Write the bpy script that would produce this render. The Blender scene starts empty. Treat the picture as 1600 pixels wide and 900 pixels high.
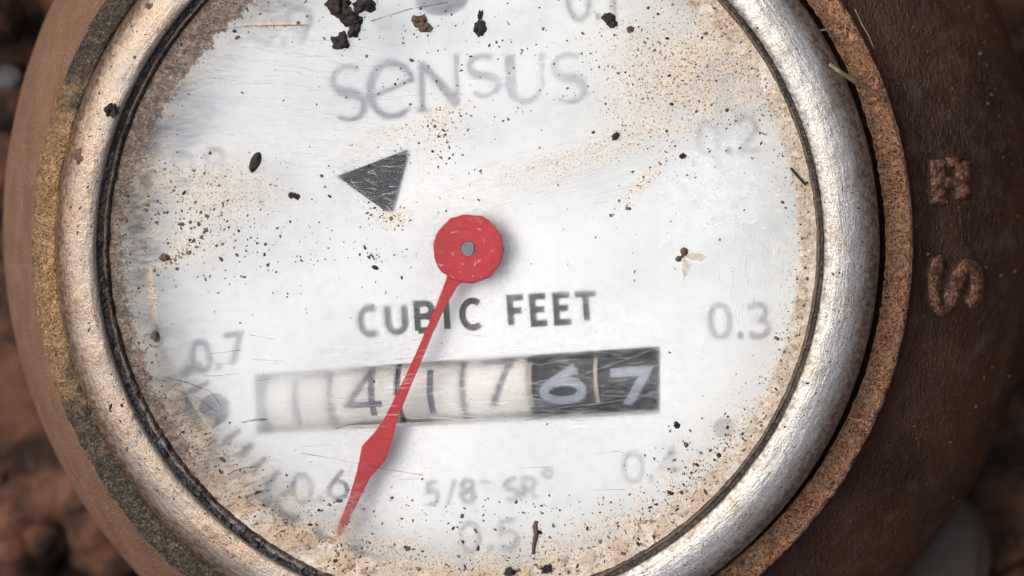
import bpy, bmesh, math, random
from mathutils import Vector, Matrix, noise
random.seed(7)
SC = bpy.context.scene
COL = SC.collection
P = 8e-5                      # metres per photograph pixel on the bezel plane
DC = 3500.0                   # camera height over the bezel plane, in those units
VPX, VPY, OX, OY = 1803.0, -13.0, 718.0, 387.0   # foot of the camera's plumb line, axis of the meter

# ------------------------------------------------------------------ camera
cam = bpy.data.cameras.new('camera')
camo = bpy.data.objects.new('camera', cam); COL.objects.link(camo)
camo.location = ((VPX-OX)*P, (OY-VPY)*P, DC*P)
cam.sensor_width = 36; cam.lens = 36*DC/1600
cam.shift_x = (800-VPX)/1600; cam.shift_y = -(450-VPY)/1600
cam.clip_start = 0.01; cam.clip_end = 500
cam.dof.use_dof = True; cam.dof.focus_distance = (DC+14)*P; cam.dof.aperture_fstop = 15
SC.camera = camo
# ------------------------------------------------------------------ light
EL, AZ = math.radians(55), math.radians(148)       # azimuth counted from +x towards +y
w = bpy.data.worlds.new('World'); SC.world = w; w.use_nodes = True
nt = w.node_tree
sky = nt.nodes.new('ShaderNodeTexSky'); sky.sky_type = 'NISHITA'; sky.sun_disc = False
sky.sun_elevation = EL; sky.sun_rotation = math.pi/2-AZ
sky.air_density = 1.0; sky.dust_density = 6.0; sky.ozone_density = 1.0
nt.nodes['Background'].inputs[1].default_value = 0.11
nt.links.new(sky.outputs[0], nt.nodes['Background'].inputs[0])
sun = bpy.data.lights.new('sun', 'SUN'); sun.energy = 1.5; sun.angle = math.radians(80); sun.color = (1, .96, .90)
suno = bpy.data.objects.new('sun', sun); COL.objects.link(suno)
sd = Vector((math.cos(EL)*math.cos(AZ), math.cos(EL)*math.sin(AZ), math.sin(EL)))
suno.rotation_euler = sd.to_track_quat('Z', 'Y').to_euler(); suno.location = sd*2
SC.view_settings.view_transform = 'Standard'; SC.view_settings.look = 'None'
SC.view_settings.exposure = 0.70; SC.view_settings.gamma = 1; SC.view_settings.use_curve_mapping = False
SC.render.engine = 'CYCLES'
cy = SC.cycles
cy.use_denoising = True; cy.max_bounces = 8; cy.transparent_max_bounces = 16; cy.transmission_bounces = 8
cy.sample_clamp_indirect = 6; cy.blur_glossy = 0.3

# ------------------------------------------------------------------ helpers
def W(u, v, h=0.0):
    """photograph pixel (u, v) on the horizontal plane h units under the bezel plane -> metres"""
    k = (DC+h)/DC
    return Vector((((u-VPX)*k+VPX-OX)*P, (-(v-VPY)*k+OY-VPY)*P, -h*P))

class T:
    """small node-tree builder"""
    def __init__(s, name):
        s.m = bpy.data.materials.new(name); s.m.use_nodes = True
        s.t = s.m.node_tree; s.t.nodes.clear()
        s.out = s.t.nodes.new('ShaderNodeOutputMaterial')
        tc = s.t.nodes.new('ShaderNodeTexCoord')
        s.obj = s.vm('SCALE', tc.outputs['Object'], sc=1/P)      # object space in pixel units
    def n(s, typ, **kw):
        nd = s.t.nodes.new(typ)
        for k, v in kw.items(): setattr(nd, k, v)
        return nd
    def put(s, sock, v):
        if isinstance(v, bpy.types.NodeSocket): s.t.links.new(v, sock)
        elif v is not None:
            if sock.type == 'RGBA' and len(v) == 3: v = (*v, 1)
            sock.default_value = v
    def vm(s, op, a, b=None, sc=None):
        nd = s.n('ShaderNodeVectorMath', operation=op); s.put(nd.inputs[0], a)
        if b is not None: s.put(nd.inputs[1], b)
        if sc is not None: nd.inputs['Scale'].default_value = sc
        return nd.outputs['Value'] if op in ('LENGTH', 'DISTANCE', 'DOT_PRODUCT') else nd.outputs[0]
    def ma(s, op, a, b=None, c=None, clamp=False):
        nd = s.n('ShaderNodeMath', operation=op, use_clamp=clamp); s.put(nd.inputs[0], a)
        if b is not None: s.put(nd.inputs[1], b)
        if c is not None: s.put(nd.inputs[2], c)
        return nd.outputs[0]
    def ss(s, x, a, b, lo=0., hi=1.):
        nd = s.n('ShaderNodeMapRange', interpolation_type='SMOOTHSTEP'); s.put(nd.inputs[0], x)
        for i, v in enumerate((a, b, lo, hi)): s.put(nd.inputs[i+1], v)
        return nd.outputs[0]
    def noise(s, size, detail=3, rough=.55, vec=None, dist=0.):
        nd = s.n('ShaderNodeTexNoise'); s.put(nd.inputs['Vector'], vec if vec else s.obj)
        nd.inputs['Scale'].default_value = 1/size; nd.inputs['Detail'].default_value = detail
        nd.inputs['Roughness'].default_value = rough; nd.inputs['Distortion'].default_value = dist
        return nd.outputs[0]
    def vor(s, size, vec=None, feat='F1'):
        nd = s.n('ShaderNodeTexVoronoi', feature=feat); s.put(nd.inputs['Vector'], vec if vec else s.obj)
        nd.inputs['Scale'].default_value = 1/size
        return nd.outputs['Distance']
    def mapv(s, loc=(0, 0, 0), rot=0., scale=(1, 1, 1)):
        nd = s.n('ShaderNodeMapping', vector_type='TEXTURE'); s.put(nd.inputs[0], s.obj)
        nd.inputs[1].default_value = loc; nd.inputs[2].default_value = (0, 0, rot); nd.inputs[3].default_value = scale
        return nd.outputs[0]
    def polar(s, R):
        sp = s.n('ShaderNodeSeparateXYZ'); s.put(sp.inputs[0], s.obj)
        a = s.ma('MULTIPLY', s.ma('ARCTAN2', sp.outputs[1], sp.outputs[0]), R)
        r = s.ma('SQRT', s.ma('ADD', s.ma('MULTIPLY', sp.outputs[0], sp.outputs[0]), s.ma('MULTIPLY', sp.outputs[1], sp.outputs[1])))
        cb = s.n('ShaderNodeCombineXYZ'); s.put(cb.inputs[0], a); s.put(cb.inputs[1], r); return cb.outputs[0]
    def blob(s, u, v, rx, ry=None, rot=0., h=18, soft=.0):
        """soft ellipse at photo pixel (u, v): 1 in the middle, 0 outside"""
        c = W(u, v, h)/P
        m = s.mapv((c.x, c.y, c.z), math.radians(rot), (rx, ry or rx, 1e4))
        return s.ss(s.vm('LENGTH', m), soft, 1., 1., 0.)
    def mixc(s, f, a, b):
        nd = s.n('ShaderNodeMix', data_type='RGBA'); s.put(nd.inputs[0], f); s.put(nd.inputs[6], a); s.put(nd.inputs[7], b)
        return nd.outputs[2]
    def ramp(s, f, stops):
        nd = s.n('ShaderNodeValToRGB'); s.put(nd.inputs[0], f); e = nd.color_ramp.elements
        while len(e) < len(stops): e.new(.5)
        for el, (p, c) in zip(e, stops): el.position = p; el.color = (*c, 1)
        return nd.outputs[0]
    def bump(s, hgt, dist, strength=1.):
        nd = s.n('ShaderNodeBump'); s.put(nd.inputs['Height'], hgt)
        nd.inputs['Distance'].default_value = dist*P; nd.inputs['Strength'].default_value = strength
        return nd.outputs[0]
    def mixs(s, f, a, b):
        nd = s.n('ShaderNodeMixShader'); s.put(nd.inputs[0], f); s.t.links.new(a, nd.inputs[1]); s.t.links.new(b, nd.inputs[2])
        return nd.outputs[0]
    def bsdf(s, typ, **kw):
        nd = s.n('ShaderNodeBsdf'+typ)
        for k, v in kw.items(): s.put(nd.inputs[k.replace('_', ' ')], v)
        return nd.outputs[0]
    def pr(s, col, rough=.6, metal=0., bump=None, spec=.5, coat=0.):
        nd = s.n('ShaderNodeBsdfPrincipled')
        for k, v in (('Base Color', col), ('Roughness', rough), ('Metallic', metal), ('Specular IOR Level', spec), ('Coat Weight', coat)): s.put(nd.inputs[k], v)
        if bump is not None: s.put(nd.inputs['Normal'], bump)
        return nd.outputs[0]
    def end(s, sh): s.t.links.new(sh, s.out.inputs[0]); return s.m

def obj(name, verts, faces, mats, parent=None, smooth=True, mi=None, fix=False):
    me = bpy.data.meshes.new(name); me.from_pydata([tuple(v) for v in verts], [], faces); me.update()
    for m in (mats if isinstance(mats, (list, tuple)) else [mats]): me.materials.append(m)
    if mi: me.polygons.foreach_set('material_index', mi)
    if fix:
        bm = bmesh.new(); bm.from_mesh(me); bmesh.ops.recalc_face_normals(bm, faces=bm.faces); bm.to_mesh(me); bm.free()
    me.polygons.foreach_set('use_smooth', [smooth]*len(me.polygons))
    o = bpy.data.objects.new(name, me); COL.objects.link(o)
    if parent: o.parent = parent
    return o
def tag(o, label=None, cat=None, group=None, kind=None):
    for k, v in (('label', label), ('category', cat), ('group', group), ('kind', kind)):
        if v: o[k] = v
    return o
def lathe(prof, n, dr=None):
    """profile (radius, z) in pixel units turned about the axis; dr(angle, i) -> extra radius and z"""
    V, F = [], []
    for j in range(n):
        a = 2*math.pi*j/n
        for i, (r, z) in enumerate(prof):
            d = dr(a, i) if dr else (0, 0)
            V.append(((r+d[0])*P*math.cos(a), (r+d[0])*P*math.sin(a), (z+d[1])*P))
    m = len(prof)
    for j in range(n):
        k = (j+1) % n
        for i in range(m-1): F.append((j*m+i, j*m+i+1, k*m+i+1, k*m+i))
    return V, F
def cn(a, r, f, s=0):         # noise round a circle
    return noise.noise(Vector((math.cos(a)*f, math.sin(a)*f, r+s*7.3)))

# ------------------------------------------------------------------ materials
def mat_body():
    t = T('brown_bronze_body')
    wr = t.noise(9, 3, .6, t.mapv(scale=(.8, 2.6, 1.5)), 1.2)
    g = t.noise(3.2, 2)
    d = t.noise(170, 4); d2 = t.noise(40, 4)
    c = t.mixc(t.ss(d, .35, .7), (.030, .0100, .0032), (.066, .027, .0125))
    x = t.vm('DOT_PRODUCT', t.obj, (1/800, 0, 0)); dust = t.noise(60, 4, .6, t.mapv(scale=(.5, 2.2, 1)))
    c = t.mixc(t.ma('MULTIPLY', t.ss(x, -.2, -.75), t.ss(dust, .3, .62, .65, .95)), c, (.15, .08, .046))  # dust tint that also paints the lit left flank lighter
    c = t.mixc(t.ma('MULTIPLY', t.ss(d2, .5, .75), .3), c, (.13, .085, .06))
    c = t.mixc(t.ma('MULTIPLY', t.ss(g, .68, .76), .3), c, (.25, .17, .11))
    b = t.bump(t.ma('ADD', wr, t.ma('MULTIPLY', g, .8)), 5.)
    return t.end(t.pr(c, t.ss(d2, .3, .7, .34, .6), 0., b, .45))
def mat_worn():
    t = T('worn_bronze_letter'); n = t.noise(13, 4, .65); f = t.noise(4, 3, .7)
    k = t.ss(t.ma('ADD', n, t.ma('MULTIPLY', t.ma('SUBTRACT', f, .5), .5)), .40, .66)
    c = t.mixc(k, (.045, .017, .007), t.mixc(t.ss(f, .4, .6), (.15, .065, .03), (.42, .21, .115)))  # worn copper tone, with the letters' lit faces painted into it
    return t.end(t.pr(c, .42, t.ma('MULTIPLY', k, .4), t.bump(t.ma('ADD', n, t.ma('MULTIPLY', f, .5)), 6.)))
def mat_rim():
    t = T('worn_brass_rim')
    g = t.noise(8, 5, .75, dist=1.6); f = t.noise(4.2, 3, .7, dist=1.); big = t.noise(120, 3); m = t.noise(26, 4, .65)
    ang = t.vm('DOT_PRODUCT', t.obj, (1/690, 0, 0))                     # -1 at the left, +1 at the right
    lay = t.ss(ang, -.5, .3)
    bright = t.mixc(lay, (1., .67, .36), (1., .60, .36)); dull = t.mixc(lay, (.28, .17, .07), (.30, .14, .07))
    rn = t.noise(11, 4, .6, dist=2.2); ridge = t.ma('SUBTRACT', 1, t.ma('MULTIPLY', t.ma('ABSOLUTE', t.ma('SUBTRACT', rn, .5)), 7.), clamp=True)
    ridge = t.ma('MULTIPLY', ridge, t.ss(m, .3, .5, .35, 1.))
    metal = t.mixc(ridge, t.mixc(lay, (.30, .185, .075), (.15, .068, .033)), bright)  # bright ridges paint metal glints into the colour
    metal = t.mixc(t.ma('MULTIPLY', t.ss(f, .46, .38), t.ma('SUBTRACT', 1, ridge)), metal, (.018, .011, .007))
    up = t.vm('DOT_PRODUCT', t.obj, (0, 1/690, 0))
    left = t.ss(ang, -.35, -.6)
    grit = t.ma('MULTIPLY', left, t.ma('MAXIMUM', t.ss(up, .12, .6), t.ss(up, -.2, -.7)))
    grit = t.ma('MAXIMUM', grit, t.ma('MULTIPLY', t.ss(up, .0, -.62), t.ss(ang, .85, .2)))
    grit = t.ss(t.ma('ADD', grit, t.ma('MULTIPLY', t.ma('ADD', t.ma('SUBTRACT', big, .5), t.ma('SUBTRACT', m, .5)), 1.1)), .2, .75)
    gc = t.ramp(g, [(.36, (.018, .012, .008)), (.52, (.10, .072, .047)), (.66, (.34, .285, .21))])
    c = t.mixc(grit, metal, gc)
    b = t.bump(t.ma('ADD', t.ma('MULTIPLY', ridge, .7), t.ma('ADD', t.ma('MULTIPLY', g, .6), t.ma('MULTIPLY', f, .5))), 9.)
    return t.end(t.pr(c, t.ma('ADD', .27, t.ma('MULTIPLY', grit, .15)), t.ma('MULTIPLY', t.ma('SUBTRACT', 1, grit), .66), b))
def mat_bezel():
    t = T('silver_bezel')
    f = t.noise(2.6, 3, .7); m = t.noise(9, 3, .6); big = t.noise(70, 4, .6); pit = t.noise(5, 2, .5, dist=.5)
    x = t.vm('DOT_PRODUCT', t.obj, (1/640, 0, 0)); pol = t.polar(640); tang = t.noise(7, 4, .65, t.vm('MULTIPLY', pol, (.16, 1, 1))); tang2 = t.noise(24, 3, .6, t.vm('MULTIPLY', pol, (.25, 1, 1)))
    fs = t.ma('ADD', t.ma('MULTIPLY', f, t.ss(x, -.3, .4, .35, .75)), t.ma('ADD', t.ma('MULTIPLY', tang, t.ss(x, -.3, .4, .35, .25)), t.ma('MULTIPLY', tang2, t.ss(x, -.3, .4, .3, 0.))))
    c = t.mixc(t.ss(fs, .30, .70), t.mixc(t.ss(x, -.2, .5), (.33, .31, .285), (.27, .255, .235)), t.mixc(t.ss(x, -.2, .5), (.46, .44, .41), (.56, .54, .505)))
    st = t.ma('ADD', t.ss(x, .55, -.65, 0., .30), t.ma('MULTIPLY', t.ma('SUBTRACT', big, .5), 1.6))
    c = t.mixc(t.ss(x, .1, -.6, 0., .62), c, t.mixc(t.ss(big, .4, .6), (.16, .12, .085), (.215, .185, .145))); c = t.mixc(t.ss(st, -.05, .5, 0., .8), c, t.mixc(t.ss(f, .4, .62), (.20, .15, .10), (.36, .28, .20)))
    c = t.mixc(t.ma('MULTIPLY', t.ss(st, .12, .4), t.ma('MULTIPLY', t.ss(t.ma('ADD', t.ma('MULTIPLY', m, .6), t.ma('MULTIPLY', tang2, .4)), .55, .63), .8)), c, (.16, .075, .035))
    c = t.mixc(t.ma('MULTIPLY', t.ss(pit, .66, .71), .85), c, (.07, .055, .045))
    r = t.vm('LENGTH', t.vm('MULTIPLY', t.obj, (1, 1, 0)))
    rr = t.ma('ADD', r, t.ma('MULTIPLY', t.ma('SUBTRACT', t.noise(22, 4, .7), .5), 26))
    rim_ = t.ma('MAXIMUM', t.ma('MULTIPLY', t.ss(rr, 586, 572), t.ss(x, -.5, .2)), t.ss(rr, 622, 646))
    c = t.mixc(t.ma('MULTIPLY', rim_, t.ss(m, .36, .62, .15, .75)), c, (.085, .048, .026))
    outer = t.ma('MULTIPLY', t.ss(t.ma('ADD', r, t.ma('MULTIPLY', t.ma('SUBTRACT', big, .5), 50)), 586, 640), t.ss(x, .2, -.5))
    c = t.mixc(t.ma('MULTIPLY', outer, .9), c, t.mixc(t.ss(m, .42, .56), (.075, .038, .02), (.22, .15, .095)))  # tan stain, doubling as painted shade on the outer left
    b = t.bump(t.ma('ADD', t.ma('MULTIPLY', f, .5), t.ma('ADD', t.ma('MULTIPLY', tang, 1.), t.ma('MULTIPLY', big, 3.))), 1.5)
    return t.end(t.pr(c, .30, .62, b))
def mat_gasket():
    t = T('black_rubber_seal')
    n = t.noise(7, 3, .6); n2 = t.noise(45, 3)
    c = t.mixc(t.ss(n, .5, .7), (.008, .006, .005), (.05, .032, .021))
    c = t.mixc(t.ma('MULTIPLY', t.ss(n2, .5, .66), t.ss(n, .42, .6)), c, (.08, .05, .03))
    r = t.vm('LENGTH', t.vm('MULTIPLY', t.obj, (1, 1, 0)))
    band = t.ma('MULTIPLY', t.ss(t.ma('ABSOLUTE', t.ma('SUBTRACT', t.ma('ADD', r, t.ma('MULTIPLY', n, 5.)), 562.)), 3.2, 1.), t.ss(n2, .32, .5))
    c = t.mixc(t.ma('MULTIPLY', band, .8), c, (.12, .075, .045))
    wet = t.ma('MULTIPLY', t.ss(t.vm('DOT_PRODUCT', t.obj, (-.55/550, -.83/550, 0)), .72, .92), t.ss(n2, .36, .5))
    return t.end(t.pr(c, t.ss(n2, .35, .6, .22, .5), 0, t.bump(t.ma('ADD', n, t.ma('MULTIPLY', t.noise(14, 3, .5, dist=1.5), t.ma('MULTIPLY', wet, 2.))), 7.), .5, wet))
def mat_lens():
    t = T('hazy_wet_lens')
    r = t.vm('LENGTH', t.vm('MULTIPLY', t.obj, (1, 1, 0)))
    x = t.vm('DOT_PRODUCT', t.obj, (1/550, 0, 0)); y = t.vm('DOT_PRODUCT', t.obj, (0, 1/550, 0))
    fine = t.noise(5, 4, .65, dist=.6); gfine = t.noise(9, 5, .75, dist=.8); mid = t.noise(34, 4, .6); big = t.noise(150, 3)
    streak = t.noise(6, 4, .6, t.mapv(rot=math.radians(-7), scale=(9, .8, 1)), 1.0)
    swirl = t.noise(9, 4, .6, t.mapv(rot=math.radians(18), scale=(10, .9, 1)), 2.2)
    mul = lambda *a: a[0] if len(a) == 1 else t.ma('MULTIPLY', a[0], mul(*a[1:]))
    def add(*a): return a[0] if len(a) == 1 else t.ma('ADD', a[0], add(*a[1:]))
    clear = add(mul(t.blob(930, 595, 230, 110, soft=.2), .62), mul(t.blob(600, 280, 130, 105), 1.25),
                mul(t.blob(810, 490, 260, 70, soft=.2), .6), mul(t.blob(735, 390, 90, soft=.6), .55),
                mul(t.blob(612, 660, 105, 330, -24), 1.3), mul(t.blob(205, 240, 60, 170, -8), 1.), mul(t.blob(300, 660, 75, 100, 30), 1.), mul(t.blob(735, 390, 120), .6))
    cloud = add(mul(t.blob(850, 130, 190, 90), .45), mul(t.blob(430, 590, 170, 130), .3), mul(t.blob(1120, 300, 150, 170), .35), mul(t.blob(430, 90, 250, 120), .5), mul(t.blob(315, 260, 110, 60), .35),
                mul(t.blob(1010, 740, 130, 70), .25), mul(t.blob(520, 760, 150, 70), .15))
    # milky haze
    haze = add(.20, mul(cloud, .85), mul(t.ma('SUBTRACT', big, .5), .5), mul(t.ma('SUBTRACT', mid, .5), .35), mul(t.ma('SUBTRACT', streak, .5), .5), mul(t.ma('SUBTRACT', swirl, .5), .45))
    haze = t.ma('SUBTRACT', haze, mul(clear, .30))
    wet = mul(t.blob(1110, 300, 130, 150, soft=.2), t.ss(t.vor(17, t.mapv(scale=(1, 1.3, 1))), .28, .5), .3)  # droplet highlights painted in as whiter haze
    haze = t.ma('ADD', haze, t.ma('SUBTRACT', wet, mul(t.blob(1110, 300, 130, 150), t.ss(fine, .55, .64), .25)))
    haze = t.ma('MINIMUM', t.ma('MAXIMUM', haze, .02), .7)
    blur = t.ss(t.ma('SUBTRACT', add(.8, mul(t.ma('SUBTRACT', mid, .5), .5)), mul(clear, .75)), -.1, 1.)
    nrm = t.bump(add(mul(fine, .5), mul(mid, 1.), streak), 2.2)
    base = t.mixs(blur, t.bsdf('Transparent'), t.bsdf('Refraction', IOR=1.085, Roughness=.75))
    milk = t.mixs(.4, t.bsdf('Diffuse', Color=(.76, .80, .805)), t.bsdf('Translucent', Color=(.82, .855, .86)))
    sh = t.mixs(haze, base, milk)
    # brown film in washes
    wash = add(mul(t.blob(1080, 125, 230, 130, 20), 1.1), mul(t.blob(900, 250, 240, 45, 16), .6), mul(t.blob(330, 290, 190, 75, -8), .8), mul(t.blob(300, 370, 130, 80), .5), mul(t.blob(690, 200, 40, 110, -20), .5),
               mul(t.blob(640, 200, 160, 30, 17), .5), mul(t.blob(615, 340, 50, 24), 1.), mul(t.blob(1010, 280, 90, 22, 45), .8), mul(t.blob(435, 40, 80, 9, 0), 1.4),
               mul(t.blob(270, 400, 60, 14, 32), 1.5), mul(t.blob(238, 455, 12, 70, 5), 1.2), mul(t.blob(1010, 60, 200, 80), .4),
               mul(t.ss(add(r, mul(t.ma('SUBTRACT', mid, .5), 120)), 440, 545), add(.35, mul(t.ss(y, -.3, -.8), .9), mul(t.ss(y, .4, .8), .3))))
    wash2 = mul(wash, t.ss(fine, .40, .62), t.ss(mid, .3, .6))
    sh = t.mixs(t.ma('MINIMUM', add(mul(wash2, .62), mul(wash, t.ss(swirl, .3, .65), .34)), .85), sh, t.bsdf('Diffuse', Color=t.mixc(t.ss(fine, .5, .7), (.56, .45, .31), (.33, .20, .10))))
    grain = mul(t.ss(add(t.noise(3.6, 2, .5, dist=.4), mul(wash, .06)), .655, .69), t.ss(wash, .02, .5))
    sh = t.mixs(mul(grain, .9), sh, t.bsdf('Diffuse', Color=(.13, .075, .04)))
    # crusted grime round the edge
    low = t.ss(y, -.55, -.85)
    edge = add(532, mul(t.ss(x, .55, .8), -5), mul(t.ss(y, .5, .8), -16), mul(low, -22), mul(t.ss(x, -.3, -.8), mul(t.ss(y, .05, .6), -24)))
    rag = add(5, mul(t.ss(x, .75, .35), 26))
    rn = add(r, mul(t.ma('SUBTRACT', t.noise(16, 5, .7), .5), rag, 2.))
    gm = t.ss(t.ma('SUBTRACT', rn, edge), -4., 6.)
    gl = t.mixc(t.ss(t.noise(26, 4, .65), .38, .62), t.ramp(gfine, [(.36, (.008, .005, .003)), (.5, (.05, .03, .018)), (.64, (.18, .13, .085))]), t.ramp(gfine, [(.36, (.018, .010, .006)), (.5, (.12, .072, .042)), (.64, (.25, .185, .13))]))
    gr = t.mixc(t.ss(t.noise(30, 4, .65), .45, .65), t.ramp(gfine, [(.30, (.07, .04, .02)), (.42, (.30, .21, .13)), (.6, (.46, .39, .30))]), t.ramp(gfine, [(.3, (.22, .15, .09)), (.42, (.50, .44, .35)), (.7, (.62, .58, .5))]))
    gcol = t.mixc(t.ss(x, -.35, .65), gl, gr)
    clump = t.noise(15, 4, .7, dist=.6)
    lowc = t.mixc(t.ss(t.noise(40, 4, .6), .35, .65), (.62, .56, .48), (.44, .31, .185))
    lowc = t.mixc(t.ss(clump, .53, .62), lowc, t.mixc(t.ss(gfine, .4, .6), (.035, .017, .008), (.20, .105, .045)))
    gcol = t.mixc(mul(low, .92), gcol, lowc)
    sh = t.mixs(mul(gm, t.ma('MINIMUM', add(.95, mul(t.ss(fine, .6, .4), .3), mul(low, mul(t.ss(t.noise(55, 4, .6), .35, .6), -.7))), 1.)), sh, t.pr(gcol, .6, 0, t.bump(fine, 4.)))
    fr = t.n('ShaderNodeFresnel'); fr.inputs[0].default_value = 1.28; t.put(fr.inputs['Normal'], nrm)
    sh = t.mixs(fr.outputs[0], sh, t.bsdf('Glossy', Color=(1, 1, 1), Roughness=.12, Normal=nrm))
    return t.end(sh)
def plain(name, col, rough=.6, metal=0., var=.25, size=12, bump=.6, spec=.5):
    t = T(name); n = t.noise(size, 4, .6)
    c = t.mixc(n, tuple(v*(1-var) for v in col), tuple(min(1, v*(1+var)) for v in col))
    return t.end(t.pr(c, rough, metal, t.bump(n, bump), spec))
def hair(name, col, a):
    t = T(name); n = t.noise(14, 4, .7)
    return t.end(t.mixs(t.ss(n, .35, .65, a*.25, a), t.bsdf('Transparent'), t.bsdf('Diffuse', Color=col)))
def mat_clear():
    t = T('clear_glass_underside'); return t.end(t.bsdf('Transparent', Color=(.985, .99, .99)))
def mat_soil():
    t = T('reddish_soil'); n = t.noise(90, 5, .6); m = t.noise(18, 5, .7); big = t.noise(700, 3)
    c = t.mixc(t.ss(n, .35, .65), (.020, .009, .006), (.125, .058, .033))
    c = t.mixc(t.ma('MULTIPLY', t.ss(m, .55, .7), .6), c, (.15, .075, .042))
    c = t.mixc(t.ma('MULTIPLY', t.ss(big, .5, .7), .4), c, (.08, .05, .04))
    return t.end(t.pr(c, .9, 0, t.bump(m, 12.), .25))
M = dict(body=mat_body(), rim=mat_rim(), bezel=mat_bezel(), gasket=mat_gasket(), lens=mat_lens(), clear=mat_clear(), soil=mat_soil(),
         dial=plain('white_dial_plate', (.735, .765, .77), .5, 0, .02, 60, .1), well=plain('dark_register_wall', (.13, .15, .18), .5),
         red=plain('red_pointer_paint', (.38, .005, .011), .5, 0, .3, 14, .8, .12), spindle=plain('grey_spindle', (.075, .08, .095), .35, .6),
         ink=plain('faded_grey_ink', (.17, .18, .23), .7, 0, .3, 20, .05), ink2=plain('black_ink', (.022, .022, .026), .6, 0, .9, 7, .05), pale_ink=plain('pale_worn_ink', (.30, .31, .35), .7, 0, .35, 14, .05),
         cream=plain('cream_number_wheel', (.66, .64, .60), .5, 0, .05, 30, .1), black=plain('black_number_wheel', (.022, .024, .03), .5, 0, .4, 10, .2, .2),
         white=plain('white_digit_ink', (.25, .285, .35), .5, 0, .15, 10, .1), digit=plain('dark_digit_ink', (.11, .11, .14), .6, 0, .3, 12, .1), flange=plain('beige_wheel_edge', (.40, .35, .30), .5, 0, .3),
         shaft=plain('grey_axle', (.17, .17, .18), .5), crumb=plain('black_soil_crumb', (.011, .007, .005), .6, 0, .8, 6, 3, .3), rust=plain('brown_soil_crumb', (.062, .030, .014), .6, 0, .6, 6, 3),
         tan=plain('tan_dirt', (.13, .075, .036), .7, 0, .4, 6, 1), grey=plain('grey_dirt', (.05, .045, .04), .6, 0, .4, 6, 1), straw=plain('dry_straw', (.13, .10, .045), .6, 0, .4, 10, 1),
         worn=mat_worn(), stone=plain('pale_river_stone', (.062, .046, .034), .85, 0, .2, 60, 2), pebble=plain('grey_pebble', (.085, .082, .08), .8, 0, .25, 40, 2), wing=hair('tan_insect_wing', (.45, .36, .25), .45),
         scratch=hair('scratched_white_plastic', (.70, .71, .71), .55), darkscratch=hair('dirt_filled_scratch', (.10, .085, .07), .8), run=hair('dried_run_mark', (.30, .28, .26), .5), tanrun=hair('tan_run_mark', (.36, .26, .16), .5))

# ------------------------------------------------------------------ the setting: soil
BODY_FLOOR = -0.066
def soil_h(x, y):
    r = math.hypot(x, y)
    p = min(1, max(0, (r-.105)/.27)); p = p*p*(3-2*p)
    side = .5+.5*(x-.2*y)/max(r, 1e-6)              # bank raised towards the right, shaped to shade that flank
    h = BODY_FLOOR+(.07+.20*side*side)*p
    a = min(1., r/.5)
    h += .018*noise.fractal(Vector((x*9, y*9, 0)), 1, 2, 3)*(1+p*1.2)+.007*noise.fractal(Vector((x*45, y*45, 3)), 1, 2, 3)
    return h
V, F = [], []
rad = [0, .03]; d = .004
while rad[-1] < 60: rad.append(rad[-1]+max(.0045, rad[-1]*.035))
n = 220
V.append((0, 0, soil_h(0, 0)))
for r in rad[1:]:
    for j in range(n):
        a = 2*math.pi*j/n; x, y = r*math.cos(a), r*math.sin(a); V.append((x, y, soil_h(x, y)))
for j in range(n): F.append((0, 1+j, 1+(j+1) % n))
for i in range(len(rad)-2):
    b = 1+i*n
    for j in range(n): k = (j+1) % n; F.append((b+j, b+n+j, b+n+k, b+k))
tag(obj('ground', V, F, M['soil']), kind='structure')

def ico(sub):
    bm = bmesh.new(); bmesh.ops.create_icosphere(bm, subdivisions=sub, radius=1)
    v = [x.co.copy() for x in bm.verts]; f = [tuple(y.index for y in x.verts) for x in bm.faces]; bm.free(); return v, f
ICO1, ICO2, ICO3, ICO4 = ico(1), ico(2), ico(3), ico(4)
def lump(V, F, c, sx, sy, sz, rot=0, src=ICO2, amp=.35, freq=1.3, seed=None):
    seed = random.random()*90 if seed is None else seed
    b = len(V); cs, sn = math.cos(rot), math.sin(rot)
    for v in src[0]:
        k = 1+amp*noise.fractal(v*freq+Vector((seed, seed*.7, 0)), 1, 2, 3)
        x, y, z = v.x*k*sx, v.y*k*sy, v.z*k*sz
        V.append((c[0]+x*cs-y*sn, c[1]+x*sn+y*cs, c[2]+z))
    F.extend(tuple(i+b for i in f) for f in src[1])
V, F = [], []
for _ in range(1500):
    a = random.uniform(0, 6.283); r = .075+.33*random.random()**1.3
    x, y = r*math.cos(a), r*math.sin(a); s = random.lognormvariate(-5.6, .55)
    s = min(s, .016)
    if r < .085+s: continue
    lump(V, F, (x, y, soil_h(x, y)+s*.3), s, s*random.uniform(.6, 1), s*random.uniform(.5, .9), a, ICO2 if s > .004 else ICO1, .5)
tag(obj('soil_clods', V, F, M['soil']), 'loose reddish soil clods lying round the meter body', kind='stuff')

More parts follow.
